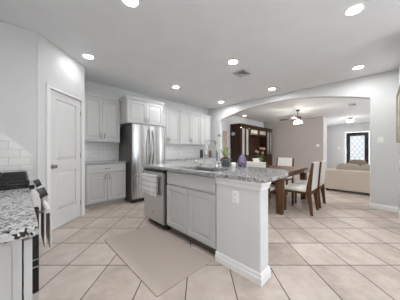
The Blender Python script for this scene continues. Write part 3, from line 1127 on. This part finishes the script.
def bloom(b, c, r, nrm, k=5):
    c, nrm = Vector(c), Vector(nrm).normalized()
    a = nrm.orthogonal().normalized()
    d_ = nrm.cross(a)
    for i in range(k):
        t_ = 2 * PI * i / k + 0.3
        dirv = a * math.cos(t_) + d_ * math.sin(t_)
        side = nrm.cross(dirv)
        pts = [c, c + dirv * r * 0.5 + side * r * 0.42 + nrm * r * 0.15, c + dirv * r + nrm * r * 0.05, c + dirv * r * 0.5 - side * r * 0.42 + nrm * r * 0.15]
        b.face([b.v(tuple(p)) for p in pts], True)


for c, r in (((-0.07, 0.066, 0.475), 0.026), ((0.083, -0.083, 0.50), 0.036)):
    b = B()
    b.tube([(0, 0, 0.36), (c[0] * 0.5, c[1] * 0.5, 0.46), c], 0.0022, 5)
    bloom(b, c, r, (-0.7, -0.5, 0.2))
    thick(b.build('flower', M['petal_grey'], t), 0.0015)
for c in ((0.02, 0.02, 0.36), (-0.02, -0.02, 0.31), (0.04, -0.03, 0.27)):
    b = B()
    leaf(b, c, random.uniform(0, 6), 0.075, 0.035, 0.5, 0.4)
    thick(b.build('leaf', M['leaf_yellow'], t))

tag(B().box(5.99, 6.27, 4.635, 4.6595, 1.22, 2.01).build('wall_hanging', M['bark'], None, 0.004), 'narrow beige wall hanging left of the dark display cabinet', 'wall decor')

# amethyst
bm = bmesh.new()
bmesh.ops.create_icosphere(bm, subdivisions=4, radius=1)
for v in bm.verts:
    c = v.co.copy()
    z = c.z
    taper = 1.0 - 0.35 * max(0, z) ** 1.3
    jit = 1 + 0.05 * math.sin(c.x * 9 + c.y * 7) * math.cos(c.z * 8) + random.uniform(-0.035, 0.035)
    v.co = Vector((c.x * 0.068 * taper * jit, c.y * 0.068 * taper * jit, max(0.0, 0.075 + c.z * 0.105 * (jit if z > 0 else 1))))
b = B()
b.bm.free()
b.bm = bm
o = b.build('amethyst', M['amethyst'], None, loc=(2.35, 1.46, CZ1))
tag(o, 'purple amethyst crystal cluster standing on the granite island', 'crystal')
# cup
t = thing('cup', 'small white cup between the plant pot and the purple crystal', 'cup', (2.22, 1.525, CZ1))
B().lathe([(0.022, 0), (0.03, 0.004), (0.034, 0.065), (0.031, 0.066), (0.027, 0.01), (0.01, 0.008)], n=20).build('body', M['white_ceramic'], t)
b = B()
b.tube([(0.02, -0.026, 0.055)] + [(0.026 + 0.014 * math.sin(PI * k / 8), -0.032 - 0.014 * math.sin(PI * k / 8), 0.055 - 0.042 * k / 8) for k in range(9)] + [(0.02, -0.024, 0.012)], 0.004, 6)
b.build('handle', M['white_ceramic'], t)
# canisters on the back counter
for nm, x, y, mt, lb, h_ in (('canister', 4.48, 4.40, 'black_can', 'tall black canister on the back counter behind the faucet', 0.27),
                             ('canister', 4.86, 4.34, 'brown_can', 'dark brown canister on the back counter nearest the arch wall', 0.25)):
    t = thing(nm, lb, 'canister', (x, y, CZ1))
    B().lathe([(0.055, 0), (0.06, 0.005), (0.06, h_ * 0.8), (0.05, h_ * 0.84)], n=20).build('body', M[mt], t)
    B().lathe([(0.052, h_ * 0.845), (0.055, h_ * 0.86), (0.052, h_ * 0.92), (0.015, h_ * 0.94), (0.015, h_)], n=20).build('lid', M[mt], t)

# ---------------------------------------------------------------- dining table and chairs
TX0, TX1, TY0, TY1 = 3.36, 4.97, 1.25, 2.12
t = thing('dining_table', 'dark wooden dining table with block legs behind the island', 'table', ((TX0 + TX1) / 2, (TY0 + TY1) / 2, 0))
hx, hy = (TX1 - TX0) / 2, (TY1 - TY0) / 2
B().box(-hx, hx, -hy, hy, 0.715, 0.765).build('tabletop', M['walnut'], t, 0.004)
B().box(-hx + 0.06, hx - 0.06, -hy + 0.06, hy - 0.06, 0.64, 0.7145).build('apron', M['walnut'], t, 0.003)
for sx in (-1, 1):
    for sy in (-1, 1):
        x, y = sx * (hx - 0.075), sy * (hy - 0.075)
        b = B()
        b.ringstack([[(x - sx * i - r, y - sy * i - r, z), (x - sx * i + r, y - sy * i - r, z), (x - sx * i + r, y - sy * i + r, z), (x - sx * i - r, y - sy * i + r, z)]
                     for r, i, z in ((0.052, -0.008, 0), (0.066, 0.0, 0.6395))], False)
        b.build('leg', M['walnut_v'], t, 0.004)


def make_chair(label, loc, rz):
    t = thing('dining_chair', label, 'chair', loc, rz, None)
    hw = 0.24
    for s in (-1, 1):
        x0, x1 = (s * hw - 0.038, s * hw) if s > 0 else (s * hw, s * hw + 0.038)
        B().prism([(-0.075, 0), (-0.03, 0), (0.035, 0.40), (0.03, 0.50), (-0.055, 0.955), (-0.085, 0.955), (-0.045, 0.46), (-0.045, 0.40)], x0, x1, 'YZ').build('leg', M['walnut_v'], t, 0.003)
        xf0, xf1 = (s * hw - 0.045, s * hw - 0.003) if s > 0 else (s * hw + 0.003, s * hw + 0.045)
        b = B()
        b.ringstack([[(xf0 + 0.004, 0.39, 0), (xf1 - 0.004, 0.39, 0), (xf1 - 0.004, 0.425, 0), (xf0 + 0.004, 0.425, 0)],
                     [(xf0, 0.385, 0.3695), (xf1, 0.385, 0.3695), (xf1, 0.43, 0.3695), (xf0, 0.43, 0.3695)]], False)
        b.build('leg', M['walnut_v'], t, 0.003)
    B().box(-hw + 0.039, hw - 0.039, -0.03, 0.035, 0.36, 0.405).box(-hw + 0.0025, hw - 0.0025, 0.0355, 0.432, 0.37, 0.41).build('seat_frame', M['walnut_v'], t, 0.003)
    b = B()
    b.box(-hw + 0.004, hw - 0.004, 0.038, 0.445, 0.4105, 0.475)
    b.build('seat', M['cream'], t, 0.022, 3)
    b = B()
    b.prism([(0.032, 0.44), (0.036, 0.50), (-0.05, 0.962), (-0.092, 0.962), (-0.056, 0.50), (-0.05, 0.44)], -hw + 0.0385, hw - 0.0385, 'YZ')
    b.build('backrest', M['cream'], t, 0.010, 3)
    return t


ch = make_chair('cream chair nearest the camera on the open side of the dining table', (3.95, 0.925, 0), 0)
dup(ch, (4.57, 0.925, 0), 0, 'cream chair on the open side of the table, farther from the island')
dup(ch, (3.27, 1.685, 0), -PI / 2, 'cream chair at the table end right behind the granite island')
dup(ch, (4.56, 2.32, 0), PI, 'cream chair on the cabinet side of the table, behind the flowers')
dup(ch, (5.44, 1.97, 0), PI / 2, 'cream chair at the far end of the table, facing the island')
# flowers on the table
t = thing('flower_vase', 'small glass vase of pink flowers on the dining table', 'vase', (3.84, 1.90, 0.7655))
B().lathe([(0.03, 0), (0.034, 0.004), (0.042, 0.09), (0.03, 0.15), (0.034, 0.17), (0.031, 0.17), (0.027, 0.15), (0.038, 0.09), (0.03, 0.01), (0.01, 0.008)], n=20).build('vase', M['hutch_glass'], t)
b = B()
fl = [(-0.085, 0.06, 0.39), (-0.065, 0.045, 0.375), (0.03, -0.04, 0.455), (0.0, 0.0, 0.46), (0.06, -0.05, 0.455), (0.03, -0.03, 0.36)]
for c in fl:
    b.tube([(0, 0, 0.03), (c[0] * 0.2, c[1] * 0.2, 0.17), c], 0.003, 5)
b.build('stems', M['leaf'], t)
b = B()
for k in range(7):
    leaf(b, (0, 0, 0.17), k * 0.9, 0.11, 0.035, 0.9, 0.3)
thick(b.build('foliage', M['leaf'], t))
for c in fl:
    b = B()
    bloom(b, c, 0.036, (c[0] - 0.3, c[1] - 0.3, 0.25), 7)
    bloom(b, (c[0], c[1], c[2] + 0.01), 0.025, (c[0] - 0.3, c[1] - 0.3, 0.5), 6)
    thick(b.build('flower', M['petal_pink'], t), 0.003)

# ---------------------------------------------------------------- dark wall unit
HX0, HX1, HYF, HZ = 6.55, 9.66, 4.14, 2.28
t = thing('wall_unit', 'wide dark wooden display cabinet along the dining room wall', 'cabinet', (HX0, HYF, 0))
W, Dp = HX1 - HX0, 0.515
b = B()
secs = [(0.0, 0.70), (0.70, 2.43), (2.43, W)]
b.box(0, W, 0.0, Dp, HZ - 0.10, HZ).box(0, W, Dp - 0.02, Dp, 0.06, HZ - 0.10).box(0, W, 0.0, Dp - 0.02, 0.06, 0.9)
for x in (0.0, 0.68, 2.41, W - 0.04):
    b.box(x, x + 0.04, 0.0, Dp - 0.02, 0.9, HZ - 0.10)
b.box(0.72, 2.41, 0.0, Dp - 0.02, 1.86, 1.90)
b.box(0.03, W - 0.03, 0.03, Dp - 0.03, 0.0, 0.06)
b.build('body', M['hutch'], t, 0.003)
B().box(-0.03, W + 0.03, -0.03, Dp, HZ + 0.0005, HZ + 0.035).build('cornice', M['hutch'], t, 0.008)
B().box(0.725, 2.405, Dp - 0.16, Dp - 0.14, 0.905, 1.855).build('back_panel', M['hutch'], t)
for x0, x1 in ((0.045, 0.355), (0.365, 0.675), (2.455, 2.755), (2.765, W - 0.045)):
    f = B()
    sw = 0.06
    f.box(x0, x0 + sw, -0.022, -0.001, 0.905, HZ - 0.105).box(x1 - sw, x1, -0.022, -0.001, 0.905, HZ - 0.105)
    f.box(x0 + sw, x1 - sw, -0.022, -0.001, 0.905, 0.98).box(x0 + sw, x1 - sw, -0.022, -0.001, HZ - 0.17, HZ - 0.105)
    dd = f.build('glass_door', M['hutch'], t, 0.002)
    B().box(x0 + sw, x1 - sw, -0.014, -0.010, 0.98, HZ - 0.17).build('pane', M['display_glass'], dd)
for x0, x1 in ((0.72, 1.56), (1.57, 2.41)):
    f = B()
    sw = 0.10
    f.box(x0, x0 + sw, -0.022, -0.001, 1.905, HZ - 0.105).box(x1 - sw, x1, -0.022, -0.001, 1.905, HZ - 0.105)
    f.box(x0 + sw, x1 - sw, -0.022, -0.001, 1.905, 1.95).box(x0 + sw, x1 - sw, -0.022, -0.001, HZ - 0.16, HZ - 0.105)
    dd = f.build('glass_door', M['hutch'], t, 0.002)
    B().box(x0 + sw, x1 - sw, -0.014, -0.010, 1.95, HZ - 0.16).build('pane', M['display_glass'], dd)
for x0, x1 in ((0.045, 0.675), (0.725, 2.405), (2.455, W - 0.045)):
    B().box(x0, x1, Dp - 0.03, Dp - 0.021, 0.905 if x1 - x0 < 1 else 1.905, HZ - 0.11).build('display_lining', M['shade_inside'], t)
    B().box(x0 + 0.05, x1 - 0.05, 0.10, 0.13, HZ - 0.118, HZ - 0.1005).build('display_light', M['strip'], t)
for x0, x1 in ((0.02, 0.68), (0.72, 1.55), (1.57, 2.40), (2.45, W - 0.02)):
    B().panel(x0 + 0.01, x1 - 0.01, 0.1, 0.86, -0.001, [(0, -0.021), (0.06, -0.021), (0.065, -0.012)]).build('lower_door', M['hutch'], t)

# ---------------------------------------------------------------- sofa
t = thing('sofa', 'beige upholstered sofa with its back to the dining table', 'sofa', (6.35, 1.18, 0), -PI / 2)
W = 2.1
# local: x along -Y, y along +X (front)
B().box(0.02, W - 0.02, 0.02, 0.92, 0.07, 0.30).build('base', M['sofa'], t, 0.02)
B().box(0.0, W, 0.0, 0.20, 0.065, 0.63).build('backrest', M['sofa'], t, 0.03, 3)
for x0, x1 in ((0.0, 0.2), (W - 0.2, W)):
    B().box(x0, x1, 0.20, 0.94, 0.065, 0.60).build('armrest', M['sofa'], t, 0.04, 3)
for x0, x1 in ((0.205, W / 2 - 0.004), (W / 2 + 0.004, W - 0.205)):
    B().box(x0, x1, 0.205, 0.95, 0.30, 0.45).build('seat_cushion', M['sofa_cushion'], t, 0.04, 3)
for k, x in enumerate((0.52, 1.02, 1.58)):
    mt_ = Matrix.Rotation(-0.18, 3, 'X')
    B().pillow((x + 0.02, 0.31, 0.635), 0.28, 0.085, 0.17, mt_).build('back_cushion', M['sofa_cushion'], t)
for x in (0.08, W - 0.08):
    for y in (0.08, 0.86):
        B().box(x - 0.03, x + 0.03, y - 0.03, y + 0.03, 0, 0.065).build('foot', M['black'], t)
b = B()
b.pillow((0, 0, 0.23), 0.23, 0.08, 0.23, Matrix.Rotation(-0.3, 3, 'X'))
o = b.build('throw_pillow', M['pillow_brown'], None, loc=(6.92, 0.46, 0.452))
o.rotation_euler = (0, 0, -PI / 2 + 0.2)
tag(o, 'brown throw pillow leaning behind the beige sofa cushions', 'pillow')

# ---------------------------------------------------------------- front door
dr = bpy.data.objects.new('door_2', None)
scene.collection.objects.link(dr)
dr.location = (14.03, 1.46, 0)
dr.rotation_euler = (0, 0, -PI / 2)
struct(dr)
W, HT = 1.02, 2.23
gx0, gx1, gz0, gz1 = 0.19, 0.83, 0.34, 2.03
d = B()
d.box(0, gx0, 0, 0.045, 0.012, HT).box(gx1, W, 0, 0.045, 0.012, HT).box(gx0, gx1, 0, 0.045, 0.012, gz0).box(gx0, gx1, 0, 0.045, gz1, HT)
d.build('door_slab', M['door_black'], dr)
B().box(gx0, gx1, 0.020, 0.026, gz0, gz1).build('pane', M['frost'], dr)
c = B()
cell = (gx1 - gx0) / 3
for r in range(0, 11):
    for k in range(-1, 4):
        xa = gx0 + (k + (0.5 if r % 2 else 0)) * cell
        zc = gz0 + 0.02 + r * 0.17
        pl = []
        for j in range(9):
            x = xa + cell * j / 8
            z = zc + 0.13 * math.sin(PI * j / 8) ** 0.8
            if gx0 + 0.002 <= x <= gx1 - 0.002 and gz0 <= z <= gz1:
                pl.append((x, 0.017, z))
        if len(pl) > 2:
            c.tube(pl, 0.013, 5)
c.build('leaded_lattice', M['bronze'], dr)
for z in (1.0, 1.13):
    kb = B()
    kb.ringstack([[(0.06 + r * math.cos(q * PI / 8), y, z + r * math.sin(q * PI / 8)) for q in range(16)] for r, y in ((0.034, 0), (0.034, -0.012), (0.018, -0.03), (0.028, -0.05), (0.015, -0.065))])
    kb.build('door_knob' if z < 1.05 else 'deadbolt', M['nickel'], dr)
cs = B()
cs.box(13.98, 14.0, DY1, DY1 + 0.055, 0, DT + 0.055).box(13.98, 14.0, DY0 - 0.055, DY0, 0, DT + 0.055).box(13.98, 14.0, DY0, DY1, DT, DT + 0.055)
cs.box(14.0, 14.11, DY1 - 0.03, DY1, 0, DT).box(14.0, 14.11, DY0, DY0 + 0.03, 0, DT).box(14.0, 14.11, DY0 + 0.03, DY1 - 0.03, DT - 0.03, DT)
struct(cs.build('trim_7', M['trim'], bevel=0.003))

# ---------------------------------------------------------------- picture
t = thing('framed_picture', 'tall tan framed picture at the right edge beside the arch', 'picture', (4.33, -0.2495, 1.315), 0)
fr = B()
fr.box(-0.42, 0.42, 0, 0.045, 0, 0.035).box(-0.42, 0.42, 0, 0.045, 0.805, 0.84).box(-0.42, -0.385, 0, 0.045, 0.035, 0.805).box(0.385, 0.42, 0, 0.045, 0.035, 0.805)
fr.build('frame', M['frame_tan'], t, 0.003)
B().box(-0.385, 0.385, 0.005, 0.03, 0.035, 0.805).build('canvas', M['canvas'], t)

# ---------------------------------------------------------------- ceiling fittings
def can_light(label, x, y, lamp='can', r=0.069):
    t = thing('recessed_light', label, 'ceiling light', (x, y, H), 0)
    B().lathe([(r + 0.024, 0.0), (r + 0.022, -0.006), (r + 0.004, -0.009), (r, -0.002)], n=28, cap=False).build('trim_ring', M['can_trim'], t)
    B().lathe([(r - 0.001, -0.0025), (r * 0.9, -0.0045), (r * 0.3, -0.0055)], n=28).build('lamp', M[lamp], t)


can_light('recessed ceiling light closest to the pantry door', 0.80, 3.42, 'can_dim')
can_light('recessed ceiling light above the cabinets in front of the refrigerator', 2.71, 3.55)
can_light('recessed ceiling light in the far corner beside the arch', 4.59, 3.63)
can_light('recessed ceiling light beside the square ceiling vent', 2.65, 1.83)
can_light('recessed ceiling light just before the middle of the arch', 4.53, 1.94)
can_light('largest recessed ceiling light, at the upper right', 2.61, 0.20)
can_light('recessed ceiling light above the wall with the light switch', 4.49, 0.29)
can_light('recessed ceiling light cut by the top edge of the photo', 0.81, 1.83)
can_light('unseen recessed ceiling light added beside the camera to brighten the room', 0.80, 0.20)  # out of view, continues the lamp grid, added for its light
can_light('recessed ceiling light in the dining room near the dark cabinet', 7.2, 4.36, 'can_far')


def vent(label, x, y, sx, sy):
    t = thing('ceiling_vent', label, 'vent', (x, y, H))
    B().box(-sx / 2 + 0.012, sx / 2 - 0.012, -sy / 2 + 0.012, sy / 2 - 0.012, -0.004, -0.001).build('backing', M['vent_dark'], t)
    f = B()

    def rect(kx, ky, z):
        return [(-kx, -ky, z), (kx, -ky, z), (kx, ky, z), (-kx, ky, z)]
    f.ringstack([rect(sx / 2, sy / 2, -0.001), rect(sx / 2, sy / 2, -0.008), rect(sx / 2 - 0.022, sy / 2 - 0.022, -0.012), rect(sx / 2 - 0.024, sy / 2 - 0.024, -0.004)], False, False)
    f.build('frame', M['vent'], t)
    for i in range(4):
        k = 0.85 - i * 0.2
        lv = B()
        lv.ringstack([rect(sx / 2 * k - 0.012, sy / 2 * k - 0.012, -0.0045), rect(sx / 2 * k, sy / 2 * k, -0.022)], False, False)
        thick(lv.build('louvre', M['vent'], t), 0.0015)


vent('square louvred air vent in the kitchen ceiling', 3.17, 1.97, 0.30, 0.28)
vent('air vent in the ceiling beyond the arch', 8.0, 0.67, 0.36, 0.20)

# ceiling fan
t = thing('ceiling_fan', 'ceiling fan with lit glass shades beyond the arch', 'ceiling fan', (7.60, 2.25, H))
B().lathe([(0.075, -0.001), (0.075, -0.03), (0.03, -0.06)], n=20).build('canopy', M['bronze'], t)
B().tube([(0, 0, -0.05), (0, 0, -0.26)], 0.014, 10).build('rod', M['bronze'], t)
B().lathe([(0.05, -0.25), (0.11, -0.27), (0.12, -0.34), (0.07, -0.38), (0.05, -0.41)], n=24).build('motor', M['bronze'], t)
for k in range(5):
    a = k * 2 * PI / 5 - 0.785
    mt_ = Matrix.Rotation(a, 4, 'Z') @ Matrix.Translation((0, 0, -0.335)) @ Matrix.Rotation(0.2, 4, 'X')
    b = B()
    b.prism([(0.16, -0.05), (0.4, -0.066), (0.63, -0.068), (0.66, -0.05), (0.66, 0.05), (0.63, 0.068), (0.4, 0.066), (0.16, 0.05)], -0.004, 0.004)
    b.box(0.10, 0.2, -0.02, 0.02, -0.009, -0.0045)
    for v in b.bm.verts:
        v.co = mt_ @ v.co
    b.build('blade', M['fan_wood'], t)
for k in range(4):
    a = k * PI / 2 + 0.4
    c = (0.09 * math.cos(a), 0.09 * math.sin(a), -0.46)
    B().lathe([(0.025, 0.03), (0.04, 0.01), (0.062, -0.05), (0.05, -0.062), (0.015, -0.066)], c, 16).build('lamp_shade', M['fan_lamp'], t)
    B().tube([(0, 0, -0.41), (c[0] * 0.7, c[1] * 0.7, -0.425), (c[0], c[1], -0.435)], 0.008, 6).build('lamp_arm', M['bronze'], t)
# hall flush light
t = thing('ceiling_lamp', 'flush ceiling lamp in the hall above the front door', 'ceiling light', (11.2, 1.02, H))
B().lathe([(0.13, -0.001), (0.13, -0.03), (0.04, -0.05), (0.03, -0.11), (0.12, -0.125)], n=24).build('canopy', M['bronze'], t)
B().lathe([(0.13, -0.126), (0.135, -0.14), (0.12, -0.19), (0.07, -0.215), (0.01, -0.225)], n=24).build('lamp_shade', M['hall_lamp'], t)
